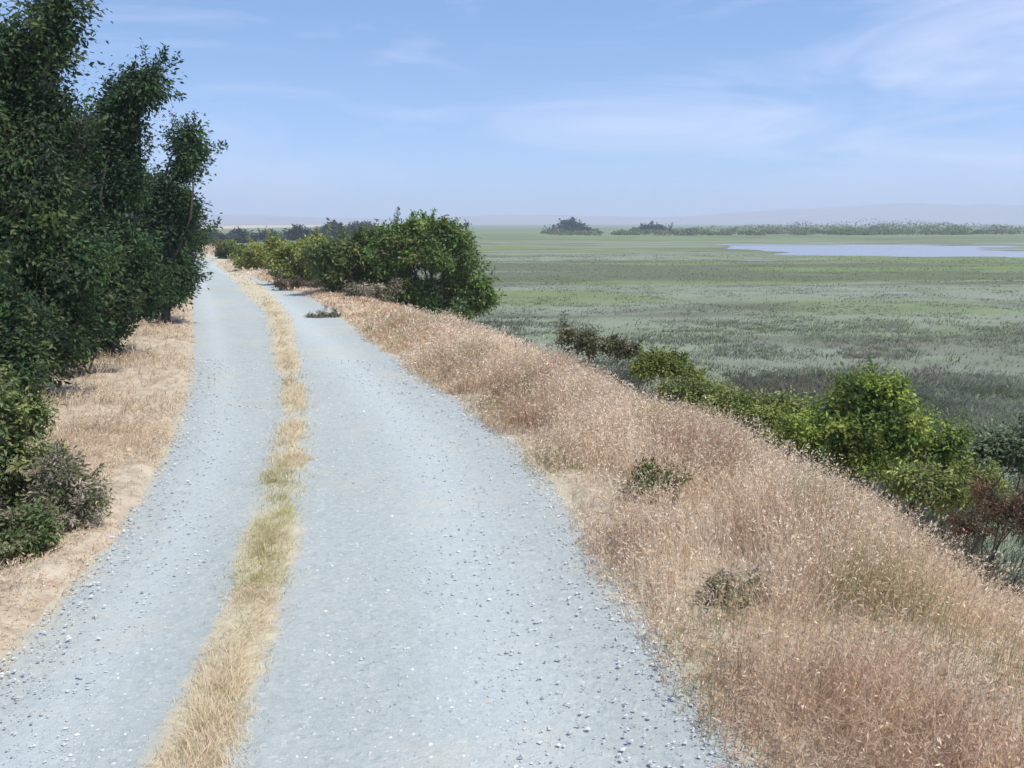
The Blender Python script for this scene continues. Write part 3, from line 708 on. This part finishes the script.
# ------------------------------------------------------------------ air
bpy.ops.mesh.primitive_cube_add(size=1)
hz = bpy.context.object; hz.name = 'haze'; hz.data.name = 'haze'
hz.scale = (9200, 4900, 110); hz.location = (0, -40 + 2450, MARSH - 2.2 + 55)
m, n_, out = nt('air')
pv = node(n_, 'ShaderNodeVolumePrincipled'); pv.inputs['Color'].default_value = (.80, .85, 1.0, 1)
pv.inputs['Density'].default_value = .00055; pv.inputs['Anisotropy'].default_value = .1
n_.links.new(pv.outputs[0], out.inputs['Volume']); hz.data.materials.append(m)
kind(hz, 'stuff')

# ------------------------------------------------------------------ light
SUN_EL, SUN_AZ = 60, 128         # azimuth clockwise from +Y (north): the sun stands left of and a little behind the camera
w = bpy.data.worlds.new('World'); scene.world = w; w.use_nodes = True
n = w.node_tree; n.nodes.clear()
out = n.nodes.new('ShaderNodeOutputWorld'); bg = node(n, 'ShaderNodeBackground', i_Strength=.15)
sky = n.nodes.new('ShaderNodeTexSky'); sky.sky_type = 'NISHITA'; sky.sun_disc = False
sky.sun_elevation = R(SUN_EL); sky.sun_rotation = R(SUN_AZ)
sky.air_density = 1.0; sky.dust_density = .3; sky.ozone_density = 3.0
tc = n.nodes.new('ShaderNodeTexCoord'); sp = n.nodes.new('ShaderNodeSeparateXYZ'); n.links.new(tc.outputs['Generated'], sp.inputs[0])
lift = node(n, 'ShaderNodeMath', operation='MULTIPLY_ADD'); n.links.new(sp.outputs[2], lift.inputs[0]); lift.inputs[1].default_value = 1.5; lift.inputs[2].default_value = .13
cs = n.nodes.new('ShaderNodeCombineXYZ'); n.links.new(sp.outputs[0], cs.inputs[0]); n.links.new(sp.outputs[1], cs.inputs[1]); n.links.new(lift.outputs[0], cs.inputs[2])
nv = node(n, 'ShaderNodeVectorMath', operation='NORMALIZE'); n.links.new(cs.outputs[0], nv.inputs[0]); n.links.new(nv.outputs[0], sky.inputs['Vector'])
mp = n.nodes.new('ShaderNodeMapping'); mp.inputs['Scale'].default_value = (2.2, 2.2, 13); mp.inputs['Rotation'].default_value = (0, R(-7), 0)
n.links.new(tc.outputs['Generated'], mp.inputs['Vector'])
cl = node(n, 'ShaderNodeTexNoise', i_Scale=1.25, i_Detail=9.0, i_Roughness=.58, i_Distortion=.9); n.links.new(mp.outputs[0], cl.inputs['Vector'])
east = node(n, 'ShaderNodeMapRange'); n.links.new(sp.outputs[0], east.inputs['Value'])
for k_, v_ in (('From Min', -.1), ('From Max', .5), ('To Min', -.09), ('To Max', .09)): east.inputs[k_].default_value = v_
ea = node(n, 'ShaderNodeMath', operation='ADD'); n.links.new(cl.outputs['Fac'], ea.inputs[0]); n.links.new(east.outputs[0], ea.inputs[1])
cm = ramp(n, ea.outputs[0], [(.42, (0, 0, 0)), (.82, (.66, .66, .66))])
hs = node(n, 'ShaderNodeHueSaturation'); hs.inputs['Saturation'].default_value = 1.10; n.links.new(sky.outputs[0], hs.inputs['Color'])
sky_c = mixc(n, cm, hs.outputs[0], (5.2, 5.2, 6.2))
n.links.new(sky_c, bg.inputs['Color']); n.links.new(bg.outputs[0], out.inputs[0])

sd = bpy.data.lights.new('sun', 'SUN'); sd.energy = 3.1; sd.angle = R(.6); sd.color = (1, .95, .87)
so = bpy.data.objects.new('sun', sd); C.objects.link(so)
so.rotation_euler = (R(90 - SUN_EL), 0, R(180 - SUN_AZ))
so.location = (-20, -10, 40)

# ------------------------------------------------------------------ camera
cd = bpy.data.cameras.new('camera'); co = bpy.data.objects.new('camera', cd); C.objects.link(co)
cd.sensor_width = 36; cd.lens = 36 * F / 1024; cd.clip_start = .05; cd.clip_end = 20000
co.location = (0, 0, EYE); co.rotation_euler = (math.pi / 2 - PITCH, 0, 0)
scene.camera = co
scene.view_settings.view_transform = 'Standard'; scene.view_settings.look = 'None'
scene.view_settings.exposure = .5; scene.view_settings.gamma = 1
scene.render.engine = 'CYCLES'
scene.cycles.max_bounces = 6; scene.cycles.transparent_max_bounces = 4; scene.cycles.volume_bounces = 1
scene.cycles.use_denoising = True
